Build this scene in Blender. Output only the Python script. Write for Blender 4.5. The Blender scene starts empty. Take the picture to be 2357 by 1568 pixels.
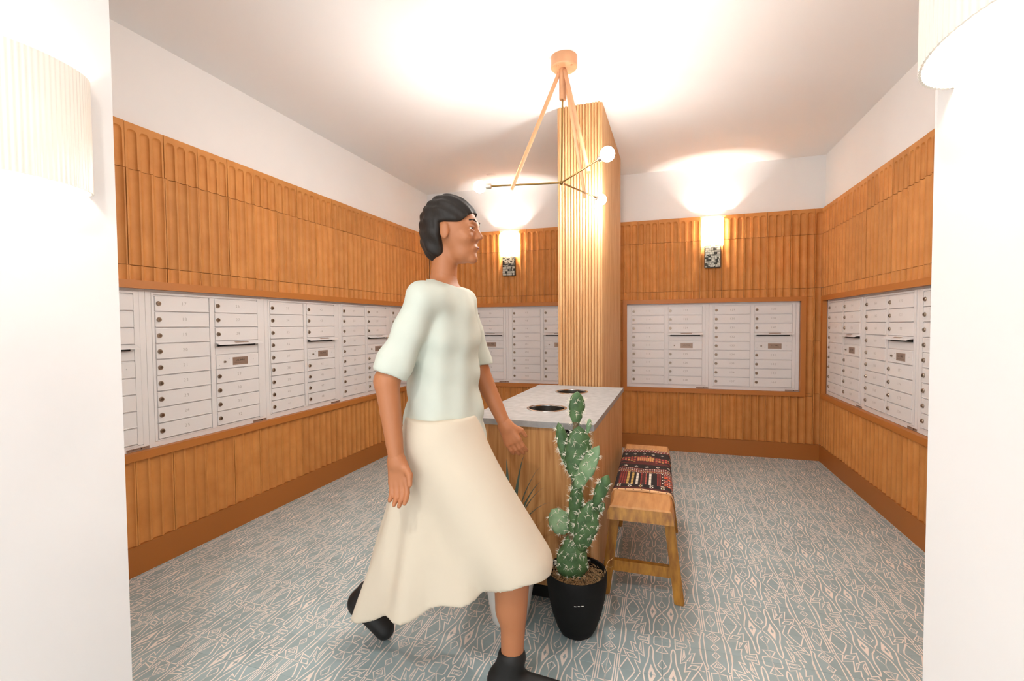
import bpy, math, random
import numpy as np
from mathutils import Vector, Matrix
random.seed(7); rng = np.random.default_rng(7)
C = bpy.context.scene.collection
SC = bpy.context.scene
PI = math.pi
# ------------------------------------------------------------------ camera
CAMH = 1.3082
cam_d = bpy.data.cameras.new('camera'); cam = bpy.data.objects.new('camera', cam_d); C.objects.link(cam)
YAW, PIT, ROL, FPX = 0.3053, -0.0330, -0.0072, 1079.91
fw = Vector((-math.sin(YAW)*math.cos(PIT), math.cos(YAW)*math.cos(PIT), math.sin(PIT)))
rt = Vector((math.cos(YAW), math.sin(YAW), 0)); up = rt.cross(fw)
r2 = rt*math.cos(ROL)+up*math.sin(ROL); u2 = -rt*math.sin(ROL)+up*math.cos(ROL)
Mx = Matrix(((r2.x, u2.x, -fw.x, 0), (r2.y, u2.y, -fw.y, 0), (r2.z, u2.z, -fw.z, CAMH), (0, 0, 0, 1)))
cam.matrix_world = Mx
cam_d.sensor_width = 36; cam_d.sensor_fit = 'HORIZONTAL'; cam_d.lens = FPX/2357*36
cam_d.clip_start = 0.02
SC.camera = cam
# ------------------------------------------------------------------ world, exposure, lamp powers
W = bpy.data.worlds.new('world'); SC.world = W; W.use_nodes = True
W.node_tree.nodes['Background'].inputs[0].default_value = (0.95, 0.975, 1.0, 1)
W.node_tree.nodes['Background'].inputs[1].default_value = 0.9
SC.view_settings.view_transform = 'Standard'; SC.view_settings.look = 'None'
SC.view_settings.exposure = 1.9; SC.view_settings.gamma = 1.0
SC.view_settings.use_curve_mapping = False
P_BULB, P_SCONCE, P_ENTRY, P_FILL = 27.0, 28.0, 5.5, 24.0

def point_light(name, loc, power, r, col=(1, .972, .945)):
    d = bpy.data.lights.new(name, 'POINT'); d.energy = power; d.shadow_soft_size = r; d.color = col
    o = bpy.data.objects.new(name, d); o.location = loc; C.objects.link(o); return o
def spot_light(name, loc, power, ang, col=(1, .95, .88)):
    d = bpy.data.lights.new(name, 'SPOT'); d.energy = power; d.spot_size = ang; d.spot_blend = .6; d.shadow_soft_size = .06; d.color = col
    o = bpy.data.objects.new(name, d); o.location = loc; C.objects.link(o); return o

# ------------------------------------------------------------------ room numbers
XL, XR, YB, ZC = -2.6264, 1.4411, 5.0659, 2.8708      # tile faces and ceiling
YF = 0.95; CL, CR = -1.482, 0.4275                     # front wall, entry walls
TP = 0.2001                                            # tile pitch
# ------------------------------------------------------------------ materials
def lin(h):
    if isinstance(h, str):
        h = [int(h[i:i+2], 16)/255 for i in (0, 2, 4)]
        h = [c/12.92 if c <= .04045 else ((c+.055)/1.055)**2.4 for c in h]
    return tuple(h)
def mat(name, col, rough=.6, metal=0, noise=None, stretch=(1, 1, 1), rnd=0, bump=None, trans=0, emit=None, spec=.5, dark=None, attr=None):
    m = bpy.data.materials.new(name); m.use_nodes = True
    nt = m.node_tree; b = nt.nodes['Principled BSDF']; L = nt.links.new
    c = lin(col); b.inputs['Roughness'].default_value = rough; b.inputs['Metallic'].default_value = metal
    b.inputs['Specular IOR Level'].default_value = spec
    b.inputs['Base Color'].default_value = (*c, 1)
    src = None
    tc = nt.nodes.new('ShaderNodeTexCoord'); mp = nt.nodes.new('ShaderNodeMapping')
    mp.inputs['Scale'].default_value = stretch
    L(tc.outputs['Object'], mp.inputs[0])
    if attr:
        a = nt.nodes.new('ShaderNodeAttribute'); a.attribute_name = attr; src = a.outputs[0]
    if noise:
        n = nt.nodes.new('ShaderNodeTexNoise'); n.inputs['Scale'].default_value = noise[0]; n.inputs['Detail'].default_value = 4
        L(mp.outputs[0], n.inputs[0])
        if name == 'oak panel': n.inputs['Distortion'].default_value = 1.2
        if rnd:
            oi = nt.nodes.new('ShaderNodeObjectInfo'); ad = nt.nodes.new('ShaderNodeVectorMath'); ad.operation = 'ADD'
            ml = nt.nodes.new('ShaderNodeMath'); ml.operation = 'MULTIPLY'; ml.inputs[1].default_value = 37
            L(oi.outputs['Random'], ml.inputs[0]); L(mp.outputs[0], ad.inputs[0]); L(ml.outputs[0], ad.inputs[1]); L(ad.outputs[0], n.inputs[0])
        r = nt.nodes.new('ShaderNodeValToRGB'); r.color_ramp.elements[0].position = .32; r.color_ramp.elements[1].position = .68
        d = lin(dark) if dark else tuple(x*(1-noise[1]) for x in c)
        r.color_ramp.elements[0].color = (*d, 1); r.color_ramp.elements[1].color = (*c, 1)
        L(n.outputs[0], r.inputs[0])
        if src is None: src = r.outputs[0]
        else:
            mx = nt.nodes.new('ShaderNodeMix'); mx.data_type = 'RGBA'; mx.blend_type = 'MULTIPLY'; mx.inputs[0].default_value = 1
            r.color_ramp.elements[0].color = (1-noise[1],)*3+(1,); r.color_ramp.elements[1].color = (1, 1, 1, 1)
            L(src, mx.inputs[6]); L(r.outputs[0], mx.inputs[7]); src = mx.outputs[2]
    if rnd:
        oi = nt.nodes.new('ShaderNodeObjectInfo'); hs = nt.nodes.new('ShaderNodeHueSaturation')
        mr = nt.nodes.new('ShaderNodeMapRange'); mr.inputs[3].default_value = 1-rnd; mr.inputs[4].default_value = 1+rnd*.6
        L(oi.outputs['Random'], mr.inputs[0]); L(mr.outputs[0], hs.inputs['Value'])
        if src is not None: L(src, hs.inputs['Color'])
        else: hs.inputs['Color'].default_value = (*c, 1)
        src = hs.outputs[0]
    if src is not None: L(src, b.inputs['Base Color'])
    if bump:
        n2 = nt.nodes.new('ShaderNodeTexNoise'); n2.inputs['Scale'].default_value = bump[0]; n2.inputs['Detail'].default_value = 3
        L(mp.outputs[0], n2.inputs[0]); bp = nt.nodes.new('ShaderNodeBump'); bp.inputs['Strength'].default_value = bump[1]; bp.inputs['Distance'].default_value = .004
        L(n2.outputs[0], bp.inputs['Height']); L(bp.outputs[0], b.inputs['Normal'])
    if trans:
        t = nt.nodes.new('ShaderNodeBsdfTranslucent'); t.inputs[0].default_value = (*c, 1)
        mx = nt.nodes.new('ShaderNodeMixShader'); mx.inputs[0].default_value = trans
        L(b.outputs[0], mx.inputs[1]); L(t.outputs[0], mx.inputs[2]); L(mx.outputs[0], nt.nodes['Material Output'].inputs[0])
    if emit:
        b.inputs['Emission Color'].default_value = (*lin(emit[0]), 1); b.inputs['Emission Strength'].default_value = emit[1]
    return m
M = {}
M['plaster'] = mat('plaster', 'edebea', .85, noise=(3, .02), bump=(60, .05))
M['ceiling'] = mat('ceiling paint', 'edebea', .9)
M['tile'] = mat('terracotta', 'd4914c', .62, noise=(9, .1), rnd=.10, bump=(120, .12), dark='c8833f')
M['backer'] = mat('mortar', '6a3a14', .9)
M['orange'] = mat('orange paint', 'bd7634', .5, bump=(200, .05))
M['base'] = mat('dark orange paint', 'ab6829', .5)
M['white'] = mat('white powder coat', 'eae8e8', .45)
M['slot'] = mat('slot black', '0b0b0b', .7)
M['lock'] = mat('nickel lock', 'a8998a', .3, 1)
M['lockd'] = mat('lock core', '857868', .4, 1)
M['num'] = mat('number grey', 'b3aeab', .6)
M['plate'] = mat('bronze plate', 'a58f80', .4, .4)
M['black'] = mat('black ink', '151515', .6)
M['ftile'] = mat('cement tile blue grey', 'a3b8bc', .4, noise=(7, .10), rnd=.06, bump=(90, .04), dark='95a9ac')
M['fline'] = mat('cement tile cream', 'f3e8df', .45)
M['grout'] = mat('grout', 'b4bcbc', .9)
M['oak'] = mat('oak', 'd6aa7a', .5, noise=(5, .3), stretch=(14, 14, .7), bump=(40, .08), dark='be8c5a', rnd=.06)
M['oakp'] = mat('oak panel', 'd3a067', .5, noise=(4, .3), stretch=(9, 9, .5), bump=(30, .05), dark='a86f38')
M['lightwood'] = mat('ash wood', 'c9936a', .5, noise=(4, .15), stretch=(3, 3, 3), bump=(40, .05))
M['concrete'] = mat('concrete top', 'a6a7a7', .5, noise=(28, .12), bump=(80, .06), dark='949595')
M['steel'] = mat('stainless', 'c9c5c0', .22, 1)
M['liner'] = mat('bin liner steel', '6d6b66', .35, .8)
M['brass'] = mat('aged brass', '9a7c4a', .32, 1)
M['nickel'] = mat('satin nickel', 'c8c2b8', .35, 1)
M['bulb'] = mat('bulb', 'ffffff', .3, emit=('fff4e4', 45))
M['shade'] = mat('opal glass', 'fbf6ee', .35, trans=.5, emit=('fff0dc', 1.4))
M['shade2'] = mat('fluted glass', 'f2ece2', .25, trans=.05)
M['relief'] = mat('pewter relief', 'd2d4c8', .4, .5, noise=(60, .35))
M['reliefd'] = mat('dark pewter', '3a3c36', .5, .3)
M['cactus'] = mat('cactus green', '587a4c', .55, noise=(22, .4), bump=(60, .25), dark='36552f')
M['cactus_pale_lit'] = mat('cactus pale lit green', '86a47c', .55, noise=(22, .3), bump=(60, .25), dark='688a62')  # paler copy of the green; on the right upper pad it paints in light
M['spine'] = mat('spine', 'f2eedd', .5)
M['stem'] = mat('cactus scar', '6a5a40', .8)
M['potblack'] = mat('matte black pot', '0d0d0d', .7, noise=(60, .3), spec=.25)
M['moss'] = mat('dried moss', 'c0986a', .9, noise=(30, .45))
M['potwhite'] = mat('white ceramic', 'ece8e1', .4)
M['gravel'] = mat('gravel', 'b4a58f', .9, noise=(90, .5), bump=(120, .6))
M['agave'] = mat('agave leaf', '54695f', .5, noise=(12, .3))
M['stool'] = mat('honey wood', 'bd862f', .5, noise=(9, .35), stretch=(5, 5, 1.2), bump=(30, .1), dark='8a571a')
M['stooltop'] = mat('honey wood top', 'c69056', .5, noise=(6, .2), stretch=(7, 1, 5), bump=(30, .08), dark='ab743c')
M['kilim'] = mat('kilim', 'ffffff', .9, noise=(220, .25), attr='Col', bump=(300, .4))
M['binding'] = mat('leather binding', 'd9ac7c', .6)
M['skin'] = mat('skin', 'b9784f', .5, noise=(5, .08))
M['hair'] = mat('dark hair', '1f1711', .6, noise=(50, .4), stretch=(1, 1, .2), bump=(80, .4))
M['shirt'] = mat('pale sage shirt', 'd0d6ca', .85, noise=(5, .04), bump=(9, .35))
M['skirt'] = mat('cream cloth', 'dccfba', .85, noise=(4, .05), bump=(7, .35))
M['sock'] = mat('black boot', '131211', .6)
M['eye'] = mat('eye white', 'efe9e0', .3)
M['iris'] = mat('iris', '2a1a10', .3)
M['lip'] = mat('lips', '9d5546', .5)

# ------------------------------------------------------------------ mesh helpers
class MB:
    def __init__(s): s.v = []; s.f = []; s.m = []
    def add(s, vs, fs, mi=0):
        o = len(s.v); s.v += [tuple(v) for v in vs]; s.f += [tuple(i+o for i in f) for f in fs]; s.m += [mi]*len(fs); return s
    def box(s, x0, x1, y0, y1, z0, z1, mi=0):
        return s.add([(x0, y0, z0), (x1, y0, z0), (x1, y1, z0), (x0, y1, z0), (x0, y0, z1), (x1, y0, z1), (x1, y1, z1), (x0, y1, z1)],
                     [(0, 3, 2, 1), (4, 5, 6, 7), (0, 1, 5, 4), (1, 2, 6, 5), (2, 3, 7, 6), (3, 0, 4, 7)], mi)
    def hexa(s, b, t, mi=0):       # 4 bottom, 4 top points
        return s.add(list(b)+list(t), [(0, 3, 2, 1), (4, 5, 6, 7), (0, 1, 5, 4), (1, 2, 6, 5), (2, 3, 7, 6), (3, 0, 4, 7)], mi)
    def cbox(s, x0, x1, y0, y1, z0, z1, c, mi=0):   # box with chamfered front (-y) face
        s.add([(x0, y1, z0), (x1, y1, z0), (x1, y1, z1), (x0, y1, z1), (x0, y0+c, z0), (x1, y0+c, z0), (x1, y0+c, z1), (x0, y0+c, z1),
               (x0+c, y0, z0+c), (x1-c, y0, z0+c), (x1-c, y0, z1-c), (x0+c, y0, z1-c)],
              [(3, 2, 1, 0), (8, 9, 10, 11)]+[(i, (i+1) % 4, 4+(i+1) % 4, 4+i) for i in range(4)]+[(4+i, 4+(i+1) % 4, 8+(i+1) % 4, 8+i) for i in range(4)], mi)
        return s
    def lathe(s, prof, n=24, c=(0, 0, 0), mi=0, ax='z', a0=0, a1=2*PI, flute=0, nf=0, cap=False):
        full = abs(a1-a0-2*PI) < 1e-6; k = n if full else n+1; vs = []
        for r, z in prof:
            for i in range(k):
                a = a0+(a1-a0)*i/n; rr = r*(1+flute*math.cos(nf*a)) if nf else r
                p = (rr*math.cos(a), rr*math.sin(a), z)
                if ax == 'y': p = (p[0], -p[2], p[1])
                if ax == 'x': p = (p[2], p[0], p[1])
                vs.append((p[0]+c[0], p[1]+c[1], p[2]+c[2]))
        fs = []
        for j in range(len(prof)-1):
            for i in range(n):
                i2 = (i+1) % k
                fs.append((j*k+i, j*k+i2, (j+1)*k+i2, (j+1)*k+i))
        if cap:
            fs.append(tuple(range(k))[::-1]); fs.append(tuple((len(prof)-1)*k+i for i in range(k)))
        return s.add(vs, fs, mi)
    def tube(s, pts, rad, n=8, mi=0, cap=True):
        pts = [Vector(p) for p in pts]; rs = rad if hasattr(rad, '__len__') else [rad]*len(pts); vs = []; fs = []
        ref = Vector((0, 0, 1))
        d0 = (pts[-1]-pts[0]).normalized()
        if abs(d0.z) > .9: ref = Vector((1, 0, 0))
        for i, p in enumerate(pts):
            d = (pts[min(i+1, len(pts)-1)]-pts[max(i-1, 0)]).normalized()
            a = d.cross(ref).normalized(); b = d.cross(a)
            for k in range(n):
                t = 2*PI*k/n; vs.append(p+(a*math.cos(t)+b*math.sin(t))*rs[i])
        for i in range(len(pts)-1):
            for k in range(n):
                fs.append((i*n+k, i*n+(k+1) % n, (i+1)*n+(k+1) % n, (i+1)*n+k))
        if cap: fs += [tuple(range(n))[::-1], tuple((len(pts)-1)*n+k for k in range(n))]
        return s.add(vs, fs, mi)
    def sphere(s, c, r, n=12, mi=0, sq=(1, 1, 1)):
        prof = [(max(math.sin(PI*i/(n//2)), 1e-4), -math.cos(PI*i/(n//2))) for i in range(n//2+1)]
        o = len(s.v); s.lathe(prof, n, (0, 0, 0), mi)
        for i in range(o, len(s.v)):
            v = s.v[i]; s.v[i] = (c[0]+v[0]*r*sq[0], c[1]+v[1]*r*sq[1], c[2]+v[2]*r*sq[2])
        return s
    def mesh(s, name, mats, smooth=None, fix=True):
        me = bpy.data.meshes.new(name); me.from_pydata(s.v, [], s.f)
        for m in (mats if isinstance(mats, (list, tuple)) else [mats]): me.materials.append(M[m] if isinstance(m, str) else m)
        if len(me.materials) > 1: me.polygons.foreach_set('material_index', s.m)
        if fix:
            import bmesh
            bm = bmesh.new(); bm.from_mesh(me); bmesh.ops.recalc_face_normals(bm, faces=bm.faces); bm.to_mesh(me); bm.free()
        if smooth is not None:
            me.polygons.foreach_set('use_smooth', [True]*len(me.polygons)); me.set_sharp_from_angle(angle=math.radians(smooth))
        me.update(); return me
def ob(name, me, parent=None, loc=(0, 0, 0), rz=0, **kw):
    o = bpy.data.objects.new(name, me); C.objects.link(o); o.location = loc; o.rotation_euler = (0, 0, rz)
    if parent: o.parent = parent
    for k, v in kw.items(): o[k] = v
    return o
def thing(name, label, cat, loc=(0, 0, 0), rz=0, group=None):
    kw = dict(label=label, category=cat)
    if group: kw['group'] = group
    return ob(name, None, None, loc, rz, **kw)
def struct(name, me, loc=(0, 0, 0), rz=0, label=None):
    o = ob(name, me, None, loc, rz, kind='structure')
    if label: o['label'] = label
    return o

# ------------------------------------------------------------------ SDF engine (organic shapes)
def surface_nets(f, lo, hi, h):
    ax = [np.arange(lo[i], hi[i]+h, h, dtype=np.float32) for i in range(3)]
    X, Y, Z = np.meshgrid(*ax, indexing='ij'); v = f(X, Y, Z).astype(np.float32)
    ins = v < 0
    n = np.array(v.shape)
    cnt = np.zeros(n-1, np.float32); acc = np.zeros((3, *(n-1)), np.float32)
    cor = [(i, j, k) for i in (0, 1) for j in (0, 1) for k in (0, 1)]
    def sl(c): return tuple(slice(c[d], n[d]-1+c[d]) for d in range(3))
    for a in cor:
        for d in range(3):
            if a[d]: continue
            b = list(a); b[d] = 1
            va, vb = v[sl(a)], v[sl(b)]; cr = (va < 0) != (vb < 0)
            t = np.where(cr, va/np.where(cr, va-vb, 1), 0)
            cnt += cr
            for e in range(3): acc[e] += np.where(cr, a[e]+(t if e == d else 0), 0)
    act = cnt > 0; idx = -np.ones(n-1, np.int64); idx[act] = np.arange(act.sum())
    cell = np.argwhere(act).astype(np.float32)
    pos = cell+np.stack([acc[e][act]/cnt[act] for e in range(3)], 1)
    pos = pos*h+np.array(lo, np.float32)
    F = []
    for d in range(3):
        e, g = [(1, 2), (2, 0), (0, 1)][d]
        s0 = [slice(1, n[q]-1) for q in range(3)]; s0[d] = slice(0, n[d]-1); s1 = list(s0); s1[d] = slice(1, n[d])
        a, b = ins[tuple(s0)], ins[tuple(s1)]
        for flip, msk in ((False, a & ~b), (True, b & ~a)):
            p = np.argwhere(msk)
            if not len(p): continue
            off = np.ones(3, int); off[d] = 0; p = p+off
            def q(de, dg):
                r = p.copy(); r[:, e] += de; r[:, g] += dg; return idx[r[:, 0], r[:, 1], r[:, 2]]
            quad = np.stack([q(-1, -1), q(0, -1), q(0, 0), q(-1, 0)], 1)
            F.append(quad[:, ::-1] if flip else quad)
    return pos, np.concatenate(F)
def np_mesh(name, parts, mats, smooth=180):
    V = np.concatenate([p[0] for p in parts]); off = 0; Fs = []
    for p in parts: Fs.append(p[1]+off); off += len(p[0])
    F = np.concatenate(Fs); me = bpy.data.meshes.new(name)
    me.vertices.add(len(V)); me.vertices.foreach_set('co', V.astype(np.float32).ravel())
    me.loops.add(F.size); me.loops.foreach_set('vertex_index', F.ravel().astype(np.int32))
    me.polygons.add(len(F)); me.polygons.foreach_set('loop_start', np.arange(0, F.size, 4, dtype=np.int32))
    me.update(calc_edges=True); me.validate()
    for m in (mats if isinstance(mats, (list, tuple)) else [mats]): me.materials.append(M[m])
    me.polygons.foreach_set('use_smooth', [True]*len(me.polygons)); me.update()
    return me
def cap(X, Y, Z, a, b, ra, rb):
    d = np.array(b, float)-np.array(a, float); L2 = max(d@d, 1e-9)
    px, py, pz = X-a[0], Y-a[1], Z-a[2]
    t = np.clip((px*d[0]+py*d[1]+pz*d[2])/L2, 0, 1)
    return np.sqrt((px-t*d[0])**2+(py-t*d[1])**2+(pz-t*d[2])**2)-(ra+t*(rb-ra))
def ell(X, Y, Z, c, r):
    x, y, z = (X-c[0])/r[0], (Y-c[1])/r[1], (Z-c[2])/r[2]
    k0 = np.sqrt(x*x+y*y+z*z)+1e-6; k1 = np.sqrt((x/r[0])**2+(y/r[1])**2+(z/r[2])**2)+1e-6
    return k0*(k0-1)/k1
def smin(a, b, k):
    h = np.clip(.5+.5*(b-a)/k, 0, 1); return b+(a-b)*h-k*h*(1-h)

# ================================================================== SETTING
def rects_minus(rect, holes):
    out = [rect]
    for (a, b, c, d) in holes:
        nxt = []
        for (u0, u1, w0, w1) in out:
            if a >= u1-1e-6 or b <= u0+1e-6 or c >= w1-1e-6 or d <= w0+1e-6: nxt.append((u0, u1, w0, w1)); continue
            if w1 > d: nxt.append((u0, u1, d, w1))
            if w0 < c: nxt.append((u0, u1, w0, c))
            if u0 < a: nxt.append((u0, a, max(w0, c), min(w1, d)))
            if u1 > b: nxt.append((b, u1, max(w0, c), min(w1, d)))
        out = nxt
    return [r for r in out if r[1]-r[0] > .006 and r[3]-r[2] > .01]
FL = [(.036, .0245), (.1, .0245), (.164, .0245)]       # three flutes: centre, half width
DEP = .0155
def groove(x, z=None, zt=None):
    d = 0
    for c, R in FL:
        dx = x-c
        dz = 0 if z is None or z <= zt-R else z-(zt-R)
        q = (dx*dx+dz*dz)/(R*R)
        if q < 1: d = max(d, DEP*(1-q)**.5 if z is not None else DEP*(1-q)**.8)
    return d
TILES = {}
def tile_mesh(p0, p1, h, top):
    key = (round(p0, 3), round(p1, 3), round(h, 3), top)
    if key in TILES: return TILES[key]
    b = MB(); g = .0014
    xs = {p0+g, p1-g}
    for c, R in FL:
        if top:
            for k in (1, .985, .95, .87, .74, .55, .3): xs.add(c+R*k); xs.add(c-R*k)
        else:
            R2 = .0275
            for k in (-1, -.9, -.7, -.4, 0, .4, .7, .9, 1): xs.add(c+R2*k)
    xs = sorted(x for x in xs if p0+g-1e-9 <= x <= p1-g+1e-9)
    if top:
        zt = h-.034
        zs = [g]+[zt-.0245+.0245*t for t in (0, .2, .36, .5, .62, .72, .81, .88, .94, .98, 1)]+[h-g]
        zs[0] = g
        def dep(x, z): return groove(x, z, zt)
    else:
        zs = [g, h-g]
        def dep(x, z):
            d = 0
            for c, R in FL:
                q = ((x-c)/.0275)**2
                if q < 1: d = max(d, .0155*(1-q)**.75)
            return d
    nx = len(xs); vs = []
    for z in zs:
        for x in xs: vs.append((x-p0, dep(x, z), z))
    fs = [(j*nx+i, j*nx+i+1, (j+1)*nx+i+1, (j+1)*nx+i) for j in range(len(zs)-1) for i in range(nx-1)]
    # sides to the back plane
    o = len(vs); bk = .024
    vs += [(x-p0, bk, zs[0]) for x in xs]+[(x-p0, bk, zs[-1]) for x in xs]
    T = (len(zs)-1)*nx
    for i in range(nx-1):
        fs.append((i+1, i, o+i, o+i+1)); fs.append((T+i, T+i+1, o+nx+i+1, o+nx+i))
    lb = [j*nx for j in range(len(zs))]; rb = [j*nx+nx-1 for j in range(len(zs))]
    fs.append(tuple(lb[::-1])[::-1]+(o+nx, o)); fs.append(tuple(rb[::-1])+(o+nx-1, o+2*nx-1))
    b.add(vs, fs); me = b.mesh('wall_tile', 'tile', smooth=38); TILES[key] = me; return me
ROWS = [.155, .637, 1.137, 1.637, 2.137, 2.3756]
def make_wall(name, origin, rz, u0, u1, phase, openings, bb, label):
    """local x = along the wall (left to right as seen), -y = into the room; y=0 is the tile face"""
    w = None; PCS = []
    for (a, c, d, e) in rects_minus((u0-.03, u1+.03, -.02, ZC+.0), [o[:4] for o in openings]):
        b = MB(); b.box(a, c, .03, .19, d, e); q = struct(name, b.mesh(name, 'plaster'), origin, rz, label)
        w = w or q; PCS.append((a, c, d, e, q))
    def piece(a, c, d, e):
        x, z = (a+c)/2, (d+e)/2
        for p in PCS:
            if p[0]-.01 <= x <= p[1]+.01 and p[2] <= z <= p[3]: return p[4]
        return min(PCS, key=lambda p: max(p[2]-z, z-p[3], p[0]-x, x-p[1]))[4]
    b = MB()
    big = [(o[0]-.042, o[1]+.042, o[2]-.042, o[3]+.042) for o in openings]
    inner = [o[:4] for o in openings]
    for (a, c, d, e) in rects_minus((u0, u1, 0, ROWS[-1]-.002), inner):
        b = MB(); b.box(a, c, .0242, .0298, d, e); ob('mortar_bed', b.mesh('mortar_bed', 'backer'), piece(a, c, d, e))
    tu0, tu1 = (u0-.0235 if name == 'wall_right' else u0), (u1+.0235 if name == 'wall_left' else u1)
    k0 = math.floor((tu0-phase)/TP)
    u = phase+k0*TP
    while u < tu1:
        for r in range(5):
            a, c = max(u, tu0), min(u+TP, tu1)
            if c-a < .008: continue
            for (pa, pc, pd, pe) in rects_minus((a, c, ROWS[r], ROWS[r+1]), big):
                me = tile_mesh(pa-u, pc-u, pe-pd, r == 4)
                ob('wall_tile', me, piece(pa, pc, pd, pe), (pa, random.uniform(-.0015, .0025), pd))
        u += TP
    b = MB(); b.box(u0, u1, -.002, .0241, 0, .1545)
    s = struct('baseboard_'+bb, b.mesh('baseboard', 'base'), origin, rz, 'plain orange painted baseboard under the fluted tiles')
    for i, (a, c, d, e) in enumerate(openings):
        b = MB(); y0, y1, t = -.012, .024, .042
        a2, c2 = max(a-t, u0), min(c+t, u1)
        b.box(a2, c2, y0, y1, e, e+t); b.box(a2, c2, y0, y1, d-t, d)
        if a-t >= u0-.05: b.box(a2, a, y0, y1, d, e)
        if c+t <= u1+.05: b.box(c, c2, y0, y1, d, e)
        NT[0] += 1
        struct('trim_%d' % NT[0], b.mesh('trim', 'orange'), origin, rz, 'orange painted frame round a bank of white mailboxes')
    return w
NT = [0]
ZB, ZT = .650, 1.516                                  # mailbox opening
UP = .8009; U0 = -.068                                 # unit pitch, unit left edge from lock column
yL, xB1, xB2, yR = 1.8988, -2.3779, -.2619, 4.9224
# left wall: local x = world y ; right wall: local x = -(world y)
wl = make_wall('wall_left', (XL, 0, 0), PI/2, .95, YB+.0, 1.9351, [(yL-UP+U0, YB-.004, ZB, ZT)], 'left', 'left wall, white above orange fluted terracotta tiles')
wb = make_wall('wall_back', (0, YB, 0), 0, XL, XR, -.4192, [(xB1+U0, xB1+U0+2*UP+.002, ZB, ZT), (xB2+U0, xB2+U0+2*UP+.002, ZB, ZT)], 'back', 'back wall, white above orange fluted terracotta tiles')
wr = make_wall('wall_right', (XR, 0, 0), -PI/2, -YB, -.95, -3.4873, [(-(yR+.068), -(yR+.068)+3*UP+.002, ZB, ZT)], 'right', 'right wall, white above orange fluted terracotta tiles')
# ceiling, front wall, entry walls
b = MB(); b.box(XL-.2, XR+.2, -2.2, YB+.2, ZC, ZC+.12); struct('ceiling', b.mesh('ceiling', 'ceiling'), label='plain white ceiling')
b = MB(); b.box(XL-.19, CL-.12, YF-.15, YF, 0, ZC); struct('wall_front_left', b.mesh('wall', 'plaster'))
b = MB(); b.box(CR+.12, XR+.19, YF-.15, YF, 0, ZC); struct('wall_front_right', b.mesh('wall', 'plaster'))
b = MB(); b.box(CL-.12, CL, -2.2, YF, 0, ZC); struct('wall_entry_left', b.mesh('wall', 'plaster'), label='white entry wall at the left edge of the view')
b = MB(); b.box(CR, CR+.12, -2.2, YF, 0, ZC); struct('wall_entry_right', b.mesh('wall', 'plaster'), label='white entry wall at the right edge of the view')

# ------------------------------------------------------------------ floor: printed cement tiles
FX, FY = .2033, .2020; FX0, FY0 = .4190, 2.1870
SW = .0108
def ribbon(b, pts, w=SW, closed=False):
    pts = [Vector((p[0], p[1])) for p in pts]; n = len(pts); L = []
    for i in range(n):
        pa = pts[i-1] if (i > 0 or closed) else None; pb = pts[(i+1) % n] if (i < n-1 or closed) else None
        d1 = (pts[i]-pa).normalized() if pa is not None else None; d2 = (pb-pts[i]).normalized() if pb is not None else None
        if d1 is None: d1 = d2
        if d2 is None: d2 = d1
        n1 = Vector((-d1.y, d1.x)); n2 = Vector((-d2.y, d2.x)); m = n1+n2
        if m.length < .2: m = n1
        m.normalize(); k = 1/max(m.dot(n1), .45)
        L.append((pts[i]+m*w*k, pts[i]-m*w*k))
    vs = []
    for a, c in L: vs += [(min(max(a.x, 0), 1), min(max(a.y, 0), 1)), (min(max(c.x, 0), 1), min(max(c.y, 0), 1))]
    fs = [(2*i, 2*i+1, 2*i+3, 2*i+2) for i in range(n-1)]
    if closed: fs.append((2*n-2, 2*n-1, 1, 0))
    b.add([(x, y, 0) for x, y in vs], fs, 1)
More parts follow.
